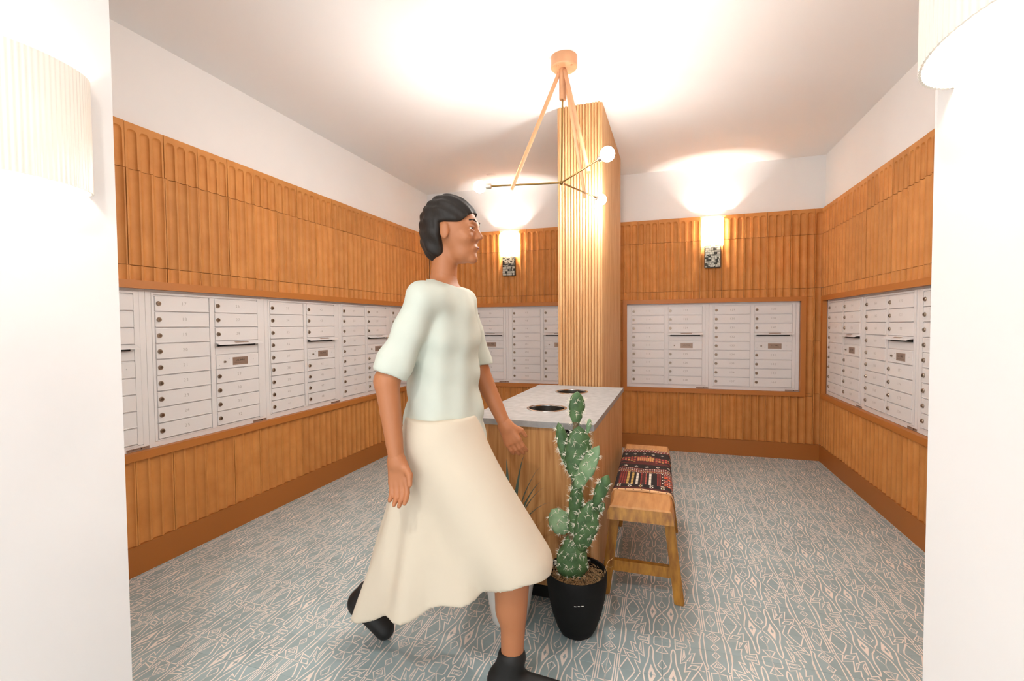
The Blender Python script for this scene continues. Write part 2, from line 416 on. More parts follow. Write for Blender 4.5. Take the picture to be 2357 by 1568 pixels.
def pattern():
    b = MB()
    R = lambda *p, **k: ribbon(b, p, **k)
    R((0, .0), (.035, .075), (.10, .17), (.14, .30), (.165, .46), (.162, .66), (.18, .77), (.205, .82), (.232, .78), (.245, .68), (.245, .50), (.262, .34), (.30, .20), (.335, 0), w=.0125)
    b.add([(.105, 0, 0), (.165, 0, 0), (.19, .09, 0), (.20, .285, 0)], [(0, 1, 2, 3)], 1)
    b.add([(.19, .09, 0), (.22, 0, 0), (.252, 0, 0), (.20, .285, 0)], [(0, 1, 2, 3)], 1)
    R((0, .20), (.075, .29), (0, .45)); R((0, .45), (0, 1), w=.0055)
    R((0, .655), (.105, .675), (.012, .86)); R((0, .86), (.135, .875), (.152, .91), (.152, 1))
    R((.385, 0), (.50, .30), (.395, .25), (.435, .53), (.33, .46), (.372, .895), (.25, .85), (.25, 1))
    R((.368, .55), (.425, .66), (.412, .87), closed=True, w=.010)
    b.add([(.375, .6, 0), (.40, .66, 0), (.407, .80, 0)], [(0, 1, 2)], 1)
    R((.462, .365), (.60, .365), (.665, .48), (.53, .475), closed=True)
    R((.485, 0), (.52, .10), (.64, .335), (.765, 0), w=.0125)
    R((.66, .375), (.76, .36)); R((.66, .375), (.735, .585), (.535, .525), (.61, .83), (.50, .78), (.535, .93), (.53, 1))
    R((.455, .575), (.50, .575), (.545, .76), closed=True)
    R((.285, 1), (.285, .955), (.44, .945), (.475, 1)); R((.32, 1), (.32, .98), (.43, .98), w=.004)
    R((.782, 0), (.785, .40), (.76, .60), (.715, .82), (.712, 1), w=.0095); R((.825, 0), (.825, .385), (.785, .40))
    R((.812, 1), (.812, .62), (.835, .49), (.81, .44), (.785, .46), (.77, .56))
    b.add([(.712, 1, 0), (.712, .84, 0), (.745, .72, 0), (.735, 1, 0)], [(0, 1, 2, 3)], 1)
    R((.865, 0), (.872, .37), (1, .38)); R((.915, 0), (1, .21)); R((1, 0), (1, 1), w=.0055)
    R((1, .40), (.875, .555), (1, .72)); R((.935, .545), (1, .55)); R((.935, .545), (1, .66))
    R((1, .79), (.935, .885), (1, .975))
    return b
pat = pattern()
def ftile(fu, fv):
    b = MB(); gx, gy = .0003, .0003; sx, sy = FX-2*gx, FY-2*gy
    c = .0005
    b.add([(0, 0, -.012), (FX-2*gx, 0, -.012), (sx, sy, -.012), (0, sy, -.012), (0, 0, -c), (sx, 0, -c), (sx, sy, -c), (0, sy, -c), (c, c, 0), (sx-c, c, 0), (sx-c, sy-c, 0), (c, sy-c, 0)],
          [(8, 9, 10, 11)]+[(i, (i+1) % 4, 4+(i+1) % 4, 4+i) for i in range(4)]+[(4+i, 4+(i+1) % 4, 8+(i+1) % 4, 8+i) for i in range(4)])
    o = len(b.v)
    fl = fu != fv
    b.add([((1-x if fu else x)*(sx-2*c)+c, (1-y if fv else y)*(sy-2*c)+c, .00035) for x, y, z in pat.v], [f[::-1] if fl else f for f in pat.f], 1)
    # all print faces look up
    me = b.mesh('floor_tile', ['ftile', 'fline'], fix=False)
    for p in me.polygons:
        pass
    vs = b.v; nf = []
    for f, m in zip(b.f, b.m):
        if m == 1:
            P = [Vector(vs[i]) for i in f]; a = sum((P[i].x*P[(i+1) % len(P)].y-P[(i+1) % len(P)].x*P[i].y) for i in range(len(P)))
            nf.append(f if a >= 0 else f[::-1])
        else: nf.append(f)
    b.f = nf
    return b, b.mesh('floor_tile', ['ftile', 'fline'], fix=False)
FT = {(fu, fv): ftile(fu, fv) for fu in (0, 1) for fv in (0, 1)}
b = MB(); b.box(XL-.1, XR+.1, -2.2, YB+.1, -.10, -.0035); floor = struct('floor', b.mesh('floor', 'grout'), label='floor of grey blue cement tiles printed with cream line patterns')
def project(p):
    d = Vector(p)-Vector((0, 0, CAMH)); z = d.dot(fw)
    if z < .05: return None
    return (1178.5+FPX*d.dot(r2)/z, 784-FPX*d.dot(u2)/z, z)
cells = []
for i in range(-16, 7):
    for j in range(-9, 16):
        x, y = FX0+i*FX, FY0+j*FY
        if x+FX < XL or x > XR or y > YB or y+FY < .3: continue
        if y+FY < YF and (x > CR or x+FX < CL): continue
        q = project((x+FX/2, y+FY/2, 0)); vis = q is not None and -60 < q[0] < 2417 and q[1] < 1640
        cells.append((0 if vis else 1, q[2] if q else 99, i, j, x, y))
cells.sort()
rest_v = []; rest_f = []; rest_m = []
for n, (v_, z_, i, j, x, y) in enumerate(cells):
    bb_, me = FT[(i % 2, j % 2)]
    if n < 300 and v_ == 0:
        ob('floor_tile', me, floor, (x+.0003, y+.0003, random.uniform(-.0004, .0003)))
    else:
        o = len(rest_v); rest_v += [(p[0]+x+.0003, p[1]+y+.0003, p[2]) for p in bb_.v]; rest_f += [tuple(k+o for k in f) for f in bb_.f]; rest_m += bb_.m
b = MB(); b.v, b.f, b.m = rest_v, rest_f, rest_m
ob('floor_tiles_far', b.mesh('floor_tiles_far', ['ftile', 'fline'], fix=False), floor, kind='stuff')

# ================================================================== MAILBOXES
def glyph_mesh(ch, size):
    cu = bpy.data.curves.new('t', 'FONT'); cu.body = ch; cu.size = size; cu.resolution_u = 2; cu.align_x = 'CENTER'; cu.align_y = 'CENTER'
    o = bpy.data.objects.new('t', cu); C.objects.link(o); return o
tmp = {c: glyph_mesh(c, .026) for c in '0123456789'}
tmp['US'] = glyph_mesh('U.S. MAIL', .0175)
bpy.context.view_layer.update()
dg = bpy.context.evaluated_depsgraph_get(); GL = {}
for k, o in tmp.items():
    me = bpy.data.meshes.new_from_object(o.evaluated_get(dg))
    GL[k] = ([(v.co.x, 0, v.co.y) for v in me.vertices], [tuple(p.vertices) for p in me.polygons])
    bpy.data.meshes.remove(me)
for o in tmp.values():
    cu = o.data; bpy.data.objects.remove(o); bpy.data.curves.remove(cu)
NUM = {}
def num_mesh(n):
    s = str(n); b = MB(); w = .0165
    for i, c in enumerate(s):
        dx = (i-(len(s)-1)/2)*w
        b.add([(x+dx, y, z) for x, y, z in GL[c][0]], GL[c][1])
    return b.mesh('number', 'num', fix=False)
PR = .0889; DH = .0815; DW = .3235
def door_mesh():
    b = MB(); b.cbox(0, DW, -.007, .002, 0, DH, .0022); b.box(0, DW, -.0095, -.007, 0, .003); return b.mesh('door', 'white')
def lock_mesh(r=.0135):
    b = MB(); b.lathe([(r, 0), (r, .003), (r*.8, .006), (r*.78, .0085), (.0001, .0085)], 14, ax='y', mi=0)
    b.lathe([(r*.5, .0085), (r*.48, .0098), (.0001, .0098)], 10, ax='y', mi=1); b.box(-.001, .001, -.0101, -.0094, -.004, .004, 1)
    return b.mesh('lock', ['lock', 'lockd'], smooth=40)
door_me, lock_me, lock_s = door_mesh(), lock_mesh(), lock_mesh(.0075)
def body_mesh():
    b = MB(); w, h = UP-.0015, ZT-ZB
    # carcass behind the front, slot left open
    b.box(.001, w, .002, .12, .001, h-.001)
    t = .003
    b.box(0, .03, -t, .003, 0, h); b.box(w-.03, w, -t, .003, 0, h); b.box(.03, w-.03, -t, .003, 0, .026); b.box(.03, w-.03, -t, .003, h-.012, h)
    b.box(.0302, .044, -.006, .003, .03, h-.014); b.box(w-.0595, w-.032, -.005, .003, .03, h-.014)
    b.box(.0442, w-.06, -.006, .003, h-.026, h-.016); b.box(.379, .409, -.006, .003, .03, h-.028)
    b.box(.0442, w-.06, -.006, .003, .027, .033)
    return b.mesh('cabinet_body', 'white')
body_me = body_mesh()
def slot_meshes():
    b = MB(); b.box(.018, DW-.018, -.0012, .003, .052, .066); opening = b.mesh('slot_opening', 'slot')
    b = MB()
    b.add([(-.006, .001, .088), (DW+.006, .001, .088), (DW+.006, .001, .076), (-.006, .001, .076), (-.006, -.046, .066), (DW+.006, -.046, .066), (DW+.006, -.046, .062), (-.006, -.046, .062)],
          [(0, 1, 5, 4), (4, 5, 6, 7), (7, 6, 2, 3), (0, 4, 7, 3), (1, 2, 6, 5), (0, 3, 2, 1)])
    flap = b.mesh('mail_slot_flap', 'white')
    b = MB(); b.cbox(0, DW, -.004, .002, 0, .05, .0015); blank = b.mesh('blank_panel', 'white')
    b = MB(); b.add([(.12, -.0186, .0803), (.225, -.0186, .0803), (.225, -.034, .0728), (.12, -.034, .0728)], [(3, 2, 1, 0)]); lab = b.mesh('flap_label', 'plate')
    return opening, flap, blank, lab
slot_me, flap_me, blank_me, flab_me = slot_meshes()
b = MB(); b.cbox(0, .1165, -.0015, 0, 0, .05, .001, 0)
b.add([(x+.058, -.0019, z+.029) for x, y, z in GL['US'][0]], GL['US'][1], 1); b.box(.012, .105, -.0018, -.0014, .0125, .0133, 1)
usl_me = b.mesh('mail_label', ['plate', 'black'], fix=False)
b = MB()
for (x, z) in ((.022, .055), (.022, .022), (.092, .06), (.092, .025), (.28, .045)): b.sphere((x, -.007, z), .0035, 6)
bump_me = b.mesh('door_rivets', 'white', smooth=180)
b = MB(); b.box(0, .115, -.0042, -.003, 0, .0145, 0)
for k in range(9): b.box(.006+k*.0065, .0105+k*.0065, -.0045, -.0041, .0085, .0105, 1)
b.box(.07, .078, -.0045, -.0041, .004, .0115, 1); b.box(.085, .108, -.0045, -.0041, .009, .011, 1)
maker_me = b.mesh('maker_plate', ['plate', 'black'])
ztop = 1.4844-ZB
def mailbox_unit(origin, rz, first, label, group, parts='all'):
    t = thing('mailbox_unit', label, 'mailbox', origin, rz, group)
    ob('cabinet_body', body_me, t); n = first
    for c, cx in ((0, .0494), (1, .4147)):
        for k in range(9):
            z = ztop-(k+1)*PR+.0052
            if c == 1 and k == 3:
                ob('blank_panel', blank_me, t, (cx, 0, z)); ob('slot_opening', slot_me, t, (cx, -.0005, z))
                f = ob('mail_slot_flap', flap_me, t, (cx, 0, z)); ob('flap_label', flab_me, f, label='grey label on the flap'); continue
            d = ob('door', door_me, t, (cx, 0, z))
            if c == 1 and k == 4:
                ob('lock', lock_s, d, (.0585, -.007, .041)); ob('mail_label', usl_me, d, (.118, -.007, .0155), label='small plate reading U.S. MAIL'); ob('door_rivets', bump_me, d)
                continue
            ob('lock', lock_me, d, (.0186, -.007, .0405))
            if n not in NUM: NUM[n] = num_mesh(n)
            ob('number', NUM[n], d, (.165, -.0074, .043)); n += 1
    ob('maker_plate', maker_me, t, (.683, 0, .001), label='dull metal plate at the foot of the unit')
    return t
REC = .034
Lx = XL-REC; By = YB+REC; Rx = XR+REC
lbl = ['cut off at the left edge of the view, beside the entry wall', 'with doors 17 to 32, largest in view on the left wall', 'with doors 33 to 48, next beyond the one numbered 17 to 32', 'with doors 49 to 64, third whole unit along the left wall', 'farthest along the left wall, in the corner behind the person']
for i in range(5):
    mailbox_unit((Lx, yL+(i-1)*UP+U0, ZB), PI/2, 1+16*i, 'white mailbox unit '+lbl[i], 'mailbox units in the left wall')
mailbox_unit((xB1+U0, By, ZB), 0, 81, 'white mailbox unit in the back wall, at its left corner behind the person', 'mailbox units in the back wall')
mailbox_unit((xB1+U0+UP, By, ZB), 0, 97, 'white mailbox unit in the back wall, half hidden by the wood pillar', 'mailbox units in the back wall')
mailbox_unit((xB2+U0, By, ZB), 0, 113, 'white mailbox unit in the back wall, first to the right of the wood pillar', 'mailbox units in the back wall')
mailbox_unit((xB2+U0+UP, By, ZB), 0, 129, 'white mailbox unit in the back wall, with doors 129 to 144, nearest the right corner', 'mailbox units in the back wall')
rl = ['with doors 145 to 160, deepest in the right wall by the corner', 'with doors 161 to 176, in the middle of the right wall', 'cut off by the entry wall at the right edge of the view']
for i in range(3):
    mailbox_unit((Rx, yR+.068-i*UP, ZB), -PI/2, 145+16*i, 'white mailbox unit '+rl[i], 'mailbox units in the right wall')

# ================================================================== PILLAR AND COUNTER
def slat_mesh(h, w=.0213, p=.013):
    b = MB(); prof = [(.0022, 0), (.0022, -p*.5), (w*.22, -p*.85), (w*.38, -p), (w*.62, -p), (w*.78, -p*.85), (w-.0022, -p*.5), (w-.0022, 0)]
    vs = [(x, y, 0) for x, y in prof]+[(x, y, h) for x, y in prof]; n = len(prof)
    b.add(vs, [(i, i+1, n+i+1, n+i) for i in range(n-1)]+[tuple(range(n))[::-1], tuple(range(n, 2*n))]); return b
ROT = math.radians(-1.5)
pl = thing('wood_pillar', 'tall oak pillar clad in vertical reeded slats, standing behind the counter up to the ceiling', 'pillar', (-.403, 3.372, 0), ROT)
PW, PD = .2982, 1.24
b = MB(); b.box(-PW, 0, .011, PD, 0, ZC); ob('core', b.mesh('core', 'oakp'), pl)
sm = slat_mesh(ZC).mesh('slat', 'oak', smooth=25)
for k in range(14): ob('slat', sm, pl, (-PW+k*.0213, .011, 0))
def side_slats(length, h, z0, sgn, x):
    b = MB(); n = int(length/.0213)
    for k in range(n):
        s = slat_mesh(h); o = len(b.v); y0 = k*.0213
        if sgn > 0: b.add([(x-py, y0+px, z+z0) for px, py, z in s.v], s.f)
        else: b.add([(x+py, y0+px, z+z0) for px, py, z in s.v], s.f)
    return b
for sg, x in ((1, 0), (-1, -PW)):
    ob('side_slats', side_slats(PD-.012, ZC, 0, sg, x).mesh('side_slats', 'oak', smooth=25), pl, (0, .012, 0), kind='stuff')
ct = thing('counter', 'oak island counter with a grey concrete top and two round bin holes', 'counter', (-.275, 2.072, 0), ROT)
CW, CD, CH, CT = .612, 1.285, .864, .028
def top_with_holes():
    b = MB(); R = .1045
    cells_ = [(-CW, 0, 0, .66, -.306, .342), (-CW, 0, .66, CD, -.306, .985)]
    for (x0, x1, y0, y1, cx, cy) in cells_:
        corners = [math.atan2(y-cy, x-cx) for x, y in ((x0, y0), (x1, y0), (x1, y1), (x0, y1))]
        angs = sorted(set([round(-PI+2*PI*i/36, 5) for i in range(36)]+[round(a, 5) for a in corners]))
        inn, out = [], []
        for a in angs:
            c, s = math.cos(a), math.sin(a)
            tx = ((x1-cx)/c if c > 1e-9 else (x0-cx)/c if c < -1e-9 else 1e9); ty = ((y1-cy)/s if s > 1e-9 else (y0-cy)/s if s < -1e-9 else 1e9)
            t = min(tx, ty); inn.append((cx+R*c, cy+R*s)); out.append((cx+t*c, cy+t*s))
        n = len(angs)
        for z, fl in ((CH, 0), (CH-CT, 1)):
            vs = [(x, y, z) for x, y in inn]+[(x, y, z) for x, y in out]
            fs = [(i, n+i, n+(i+1) % n, (i+1) % n) for i in range(n)]
            b.add(vs, [f[::-1] for f in fs] if fl else fs)
        vs = [(x, y, CH) for x, y in inn]+[(x, y, CH-CT) for x, y in inn]
        b.add(vs, [((i+1) % n, n+(i+1) % n, n+i, i) for i in range(n)])
    z0, z1 = CH-CT, CH
    b.add([(-CW, 0, z0), (0, 0, z0), (0, CD, z0), (-CW, CD, z0), (-CW, 0, z1), (0, 0, z1), (0, CD, z1), (-CW, CD, z1)], [(0, 1, 5, 4), (1, 2, 6, 5), (2, 3, 7, 6), (3, 0, 4, 7)])
    return b.mesh('countertop', 'concrete', fix=False)
ob('countertop', top_with_holes(), ct)
for cy in (.342, .985):
    b = MB(); b.lathe([(.093, -.002), (.094, .003), (.099, .0045), (.107, .003), (.108, 0), (.104, -.003), (.104, -.028), (.093, -.028), (.093, -.002)], 40)
    ob('bin_ring', b.mesh('bin_ring', 'steel', smooth=50), ct, (-.306, cy, CH))
    b = MB(); b.lathe([(.0925, -.027), (.092, -.45), (.0001, -.45)], 32)
    for a in (1.25, 1.75): b.box(.090*math.cos(a)-.002, .090*math.cos(a)+.002, .090*math.sin(a)-.002, .090*math.sin(a), -.2, -.03, 1)
    ob('bin_liner', b.mesh('bin_liner', ['liner', 'white'], smooth=50, fix=False), ct, (-.306, cy, CH))
H0 = CH-CT
b = MB(); g = .011                                     # open carcass: panels
b.box(-CW+.014, -.165, .022, .042, .09, H0-.001)                               # front panel, left of the notch
b.box(-.165, -.034, .022, .042, .09, H0-.062)                                   # front panel below the notch
ob('front_panel', b.mesh('front_panel', 'oakp'), ct, label='smooth oak front with a dark notch under the top')
b = MB(); b.box(-.165, -.034, .06, .07, H0-.09, H0-.002); ob('notch_shade', b.mesh('notch_shade', 'slot'), ct, label='black sheet standing for the shade in the notch')  # black sheet paints in the shade under the top's overhang
b = MB(); b.box(-.034, -.019, .022, CD-.02, .09, H0-.001); b.box(-CW+.014, -CW+.03, .043, CD-.02, .09, H0-.001); b.box(-CW+.03, -.034, CD-.035, CD-.02, .09, H0-.001); b.box(-CW+.03, -.034, .043, CD-.035, .09, .105)
ob('carcass', b.mesh('carcass', 'oakp'), ct)
for sg, x in ((1, -.019), (-1, -CW+.014)):
    ob('side_slats', side_slats(CD-.045, H0-.092, .09, sg, x).mesh('side_slats', 'oak', smooth=25), ct, (0, .023, 0), kind='stuff')
b = MB(); b.box(-CW+.06, -.075, .075, CD-.03, 0, .0895); ob('toe_kick', b.mesh('toe_kick', 'slot'), ct, label='black recessed plinth')

# ================================================================== CHANDELIER
HX, HY, HZ = -.557, 2.762, 2.147
ch = thing('chandelier', 'three arm brass chandelier hung from wooden rods and a round wooden ceiling rose', 'chandelier', (HX, HY, HZ))
zc = ZC-HZ
b = MB(); b.lathe([(.0001, zc-.066), (.071, zc-.066), (.0765, zc-.060), (.0765, zc-.0005), (.0001, zc-.0005)], 40); cn = ob('canopy', b.mesh('canopy', 'lightwood', smooth=40), ch, (.018, 0, 0))
b = MB(); b.sphere((-.03, -.045, zc-.066), .007, 8); b.sphere((.05, -.03, zc-.066), .007, 8); ob('wood_button', b.mesh('wood_button', 'lightwood', smooth=180), cn)
b = MB(); b.lathe([(.0001, .48), (.019, .48), (.021, .484), (.021, zc-.067), (.0001, zc-.067)], 24); ob('wood_stub', b.mesh('wood_stub', 'lightwood', smooth=40), ch, (.010, 0, 0))
b = MB(); b.tube([(0, 0, .0), (.008, 0, .481)], .0052, 10); ob('center_rod', b.mesh('center_rod', 'brass', smooth=50), ch)
b = MB(); b.sphere((0, 0, 0), .0135, 14); ob('hub', b.mesh('hub', 'brass', smooth=180), ch)
for ang in (189.5, -51.4, 69.0):
    a = math.radians(ang); d = Vector((math.cos(a), math.sin(a), 0))
    b = MB(); b.tube([d*.012, d*.425], .0055, 10); arm = ob('arm', b.mesh('arm', 'brass', smooth=50), ch)
    b = MB(); b.tube([d*.420, d*.424, d*.456, d*.458], [.012, .0165, .0165, .014], 18); ob('socket', b.mesh('socket', 'nickel', smooth=40), arm)
    b = MB(); b.sphere(d*.493, .037, 18); ob('bulb', b.mesh('bulb', 'bulb', smooth=180), arm, label='lit round bulb')
    t0 = Vector((.012, 0, zc-.085))+d*.022; t1 = d*.29+Vector((0, 0, -.012)); t1 = t1+(t1-t0).normalized()*.018
    off = Vector((-d.y, d.x, 0))*.014
    b = MB(); b.tube([t0, t1+off*.6], .0118, 14); ob('wood_rod', b.mesh('wood_rod', 'lightwood', smooth=50), ch)
    l = point_light('bulb_light', (HX+d.x*.493, HY+d.y*.493, HZ), P_BULB, .04)

# ================================================================== SCONCES
def back_sconce(x, label):
    t = thing('wall_sconce', label, 'sconce', (x, YB, 1.86), 0, 'sconces on the back wall')
    b = MB(); b.box(-.074, .074, -.034, -.003, 0, .208); ob('mount_plate', b.mesh('mount_plate', 'reliefd'), t)
    b = MB(); r = random.Random(int(x*100))
    z = .006
    while z < .2:
        hh = r.choice([.01, .016, .024]); xx = -.070
        while xx < .066:
            ww = r.choice([.008, .014, .022, .03]); ww = min(ww, .071-xx)
            if r.random() < .72: b.box(xx, xx+ww-.003, -.034-r.choice([.004, .009, .014]), -.033, z, min(z+hh-.003, .206))
            xx += ww
        z += hh
    ob('relief_blocks', b.mesh('relief_blocks', 'relief'), t)
    b = MB(); prof = [(.090, .212), (.097, .217), (.099, .225), (.101, .47), (.099, .485), (.096, .485), (.098, .47), (.096, .225), (.090, .217)]
    b.lathe(prof, 28, a0=PI, a1=2*PI, flute=.0)
    for i, v in enumerate(b.v): b.v[i] = (v[0], v[1]*1.0-.004, v[2])
    ob('glass_shade', b.mesh('glass_shade', 'shade', smooth=60), t, label='white opal half round shade')
    b = MB(); b.lathe([(.0001, .29), (.012, .292), (.013, .32), (.022, .345), (.024, .365), (.015, .385), (.0001, .39)], 14, c=(0, -.05, 0)); ob('bulb', b.mesh('bulb', 'bulb', smooth=180), t)
    b = MB(); b.box(-.02, .02, -.05, -.003, .195, .215); b.tube([(0, -.05, .205), (0, -.05, .295)], .011, 10); ob('lamp_holder', b.mesh('lamp_holder', 'nickel', smooth=40), t)
    point_light('sconce_light', (x, YB-.052, 2.235), P_SCONCE, .022, (1, .94, .87))
back_sconce(-1.617, 'lit wall sconce with white shade over a pewter relief plate, left of the wood pillar')
back_sconce(.495, 'lit wall sconce with white shade over a pewter relief plate, right of the wood pillar')
def entry_sconce(x, sgn, yc, label):
    t = thing('entry_sconce', label, 'sconce', (x, yc, 1.665), 0, 'fluted sconces on the entry walls')
    n = 336; vs = []; A, B = .088, .152
    for (k, z) in ((1, 0), (1, .297), (.965, .297), (.965, 0)):
        for i in range(n+1):
            a = -PI/2+PI*i/n; f = k*(1+.0065*math.cos(a*84)); vs.append((sgn*A*math.cos(a)*f, B*math.sin(a)*f, z))
    m = n+1
    fs = [(j*m+i, j*m+i+1, ((j+1) % 4)*m+i+1, ((j+1) % 4)*m+i) for j in range(4) for i in range(n)]
    b = MB(); b.add(vs, fs); ob('fluted_shade', b.mesh('fluted_shade', 'shade2', smooth=50), t)
    b = MB(); xx = sorted((sgn*.001, sgn*.018)); b.box(xx[0], xx[1], -.05, .05, .08, .22); ob('back_plate', b.mesh('back_plate', 'nickel'), t)
    b = MB(); b.tube([(sgn*.018, 0, .15), (sgn*.03, 0, .15)], .014, 12); b.sphere((sgn*.048, 0, .15), .022, 12); ob('bulb', b.mesh('bulb', 'bulb', smooth=60), t)
    point_light('entry_sconce_light', (x+sgn*.048, yc, 1.665+.15), P_ENTRY, .022, (1, .95, .88))
entry_sconce(CL, 1, .735, 'white fluted half drum sconce on the left entry wall')
entry_sconce(CR, -1, .75, 'white fluted half drum sconce on the right entry wall')
spot_light('entry_fill_spot', (-.5, -.3, ZC-.02), P_FILL, math.radians(150))  # unseen fill lamp, added to brighten the entry
b = MB(); b.lathe([(.0001, -.006), (.04, -.006), (.048, 0), (.0001, 0)], 24); o = ob('sprinkler_cover', b.mesh('sprinkler_cover', 'plaster', smooth=40), None, (-1.681, 4.645, ZC), label='small round white sprinkler cover on the ceiling', category='sprinkler cover')

# ================================================================== STOOL BENCH
st = thing('wooden_bench', 'long honey wood bench with splayed legs beside the counter', 'bench', (-.080, 2.67, 0))
def slab():
    b = MB(); Y0, Y1 = -.58, .58; zs = [.443, .475, .494, .5]; hw = [.143, .141, .133, .125]; ye = [0.0, .008, .014, .022]; rings = []
    vs = []
    n = 14
    for z, w, e in zip(zs, hw, ye):
        for k in range(n+1): vs.append((-w+.004*math.sin(k*1.7), Y0+e+(Y1-Y0-2*e)*k/n, z))
        for k in range(n+1): vs.append((w+.003*math.sin(k*2.1), Y1-e-(Y1-Y0-2*e)*k/n, z))
    m = 2*(n+1); fs = []
    for j in range(len(zs)-1): fs += [(j*m+i, j*m+(i+1) % m, (j+1)*m+(i+1) % m, (j+1)*m+i) for i in range(m)]
    for j, fl in ((0, 1), (len(zs)-1, 0)):
        for k in range(n):
            f = (j*m+k, j*m+k+1, j*m+m-2-k, j*m+m-1-k); fs.append(f)
    b.add(vs, fs); return b
sl = slab(); sl.m = [1 if (abs(sum(sl.v[i][1] for i in f)/len(f)) > .565 and max(sl.v[i][2] for i in f) < .4945) else 0 for f in sl.f]
ob('seat', sl.mesh('seat', ['stooltop', 'stool'], smooth=35), st)
def leg(sx, y0, y1):
    b = MB(); t, f = sx*.117, sx*.171; w = .0225
    bot = [(f-w, y0, 0), (f+w, y0, 0), (f+w, y1, 0), (f-w, y1, 0)]; top = [(t-w, y0+.002, .444), (t+w, y0+.002, .444), (t+w, y1, .444), (t-w, y1, .444)]
    b.hexa(bot, top); me = b.mesh('leg', 'stool')
    import bmesh
    bm = bmesh.new(); bm.from_mesh(me); bmesh.ops.bevel(bm, geom=bm.edges, offset=.005, segments=2, affect='EDGES'); bm.to_mesh(me); bm.free(); return me
for y0, y1 in ((-.408, -.362), (.385, .431)):
    for sx in (-1, 1): ob('leg', leg(sx, y0, y1), st)
    b = MB(); x0 = .14; b.hexa([(-.1335, y0+.010, .120), (.1335, y0+.010, .120), (.1335, y1-.008, .120), (-.1335, y1-.008, .120)], [(-.1275, y0+.010, .172), (.1275, y0+.010, .172), (.1275, y1-.008, .172), (-.1275, y1-.008, .172)]); ob('stretcher', b.mesh('stretcher', 'stool'), st)
# kilim cover: woven cells carry their dye as a colour attribute
ku = thing('kilim_cover', 'dark red patterned kilim cover strapped over the wooden bench', 'bench cover', (-.080, 2.67, .443))
def kilim():
    NU, NV = 66, 104; Y0, Y1 = -.345, .405
    path = [(-.147, .004), (-.1465, .02), (-.144, .036), (-.134, .058), (-.122, .0625), (0, .0695), (.122, .0625), (.134, .058), (.144, .036), (.1465, .02), (.147, .004)]
    P = np.array(path); seg = np.r_[0, np.cumsum(np.hypot(*np.diff(P, axis=0).T))]; s = np.linspace(0, seg[-1], NU+1)
    px, pz = np.interp(s, seg, P[:, 0]), np.interp(s, seg, P[:, 1])
    vs = []; 
    for j in range(NV+1):
        v = j/NV; e = min(1, min(v, 1-v)*14)**.5
        for i in range(NU+1): vs.append((px[i], Y0+(Y1-Y0)*v, pz[i]-(1-e)*(.0035 if pz[i] > .05 else 0)))
    fs = [(j*(NU+1)+i, j*(NU+1)+i+1, (j+1)*(NU+1)+i+1, (j+1)*(NU+1)+i) for j in range(NV) for i in range(NU)]
    bk, mr, rd, rr, yl, wh, orr, br = [lin(c) for c in ('1c1210', '5a1f1a', '97322a', 'b9584a', 'c9a35a', 'e9ddcb', 'd9521e', '46271e')]
    cols = []
    for j in range(NV):
        v = (j+.5)/NV
        for i in range(NU):
            u = (i+.5)/NU; a = abs(u-.5)*2; c = bk
            w = .405+.045*(a*1.8 if a < .55 else .99-(a-.55)*.9)         # chevron centre line
            if v < .04: c = mr if i % 3 else br
            elif v < .10:
                c = bk
                if i % 9 in (3, 5) and j % 4 in (1, 2): c = wh
                if i % 9 == 4 and j % 4 in (0, 3): c = yl if i % 2 else wh
            elif v < w-.075:
                k = i % 66
                stripes = [(0, 4, mr), (4, 8, yl), (8, 12, bk), (12, 19, rd), (19, 21, yl), (21, 23, bk), (23, 25, yl), (25, 27, bk), (27, 29, wh), (29, 31, bk), (31, 33, rd), (33, 35, br), (35, 36, rr), (36, 38, bk), (38, 40, wh), (40, 45, bk), (45, 48, rd), (48, 51, mr), (51, 58, orr), (58, 66, rd)]
                for x0, x1, cc in stripes:
                    if x0 <= k < x1: c = cc
                if c in (rd, mr) and (i % 2 == 0): c = mr if c == rd else bk
                if 48 <= k < 51: c = wh if (j % 7 in (2, 3) and k == 49) else br
                if k >= 51:
                    q = (j//4+k//3) % 4; c = [orr, rd, rr, mr][q]
                    if j % 4 == 0: c = wh if k % 2 else br
                if j % 7 == 0 and c not in (bk, br): c = tuple(x*.5 for x in c)
            elif v < w+.03:
                band = int((v-w+.075)/.0105)
                c = [br, rd, br, rr, br, rd, br, mr, br, rd][band % 10]
                if band in (1, 5, 8) and i % 2 == 0: c = wh
                if band in (3,) and i % 3 == 0: c = yl
            elif v < .60+.04*(1-a):
                c = bk
                if (i % 10) in (4, 6) and abs(v-(w+.075)) < .008: c = wh
                if (i % 10) == 5 and .008 <= abs(v-(w+.075)) < .018: c = wh
                if v > .545+.05*a and a < .82: c = mr
            elif v < .80:
                h = .10*(1-a*.85)
                if abs(v-.70) < h and a < .9:
                    q = (i//3+j//3) % 5; c = [rr, rd, rr, yl, rd][q]
                    if i % 3 == 0: c = mr
                    if j % 6 == 0: c = bk
                    if a < .25 and abs(v-.70) < .05: c = rr if i % 2 else yl
                else: c = bk
                if a > .9: c = orr if j % 3 else rd
            elif v < .90:
                c = bk
                q = .855-.03*a
                if (i % 9) in (3, 5) and abs(v-q) < .007: c = wh
                if (i % 9) == 4 and .007 <= abs(v-q) < .017: c = wh
            else:
                c = [rd, br, rr, br][(j//2) % 4]
                if (i+j//2) % 3 == 0 and c != br: c = wh
            cols.append(c)
    b = MB(); b.add(vs, fs); me = b.mesh('kilim_cover', 'kilim', smooth=60, fix=False)
    ca = me.color_attributes.new('Col', 'FLOAT_COLOR', 'CORNER')
    ca.data.foreach_set('color', np.repeat(np.array([(*c, 1) for c in cols], np.float32), 4, axis=0).ravel())
    return me, P, Y0, Y1
kme, KP, KY0, KY1 = kilim()
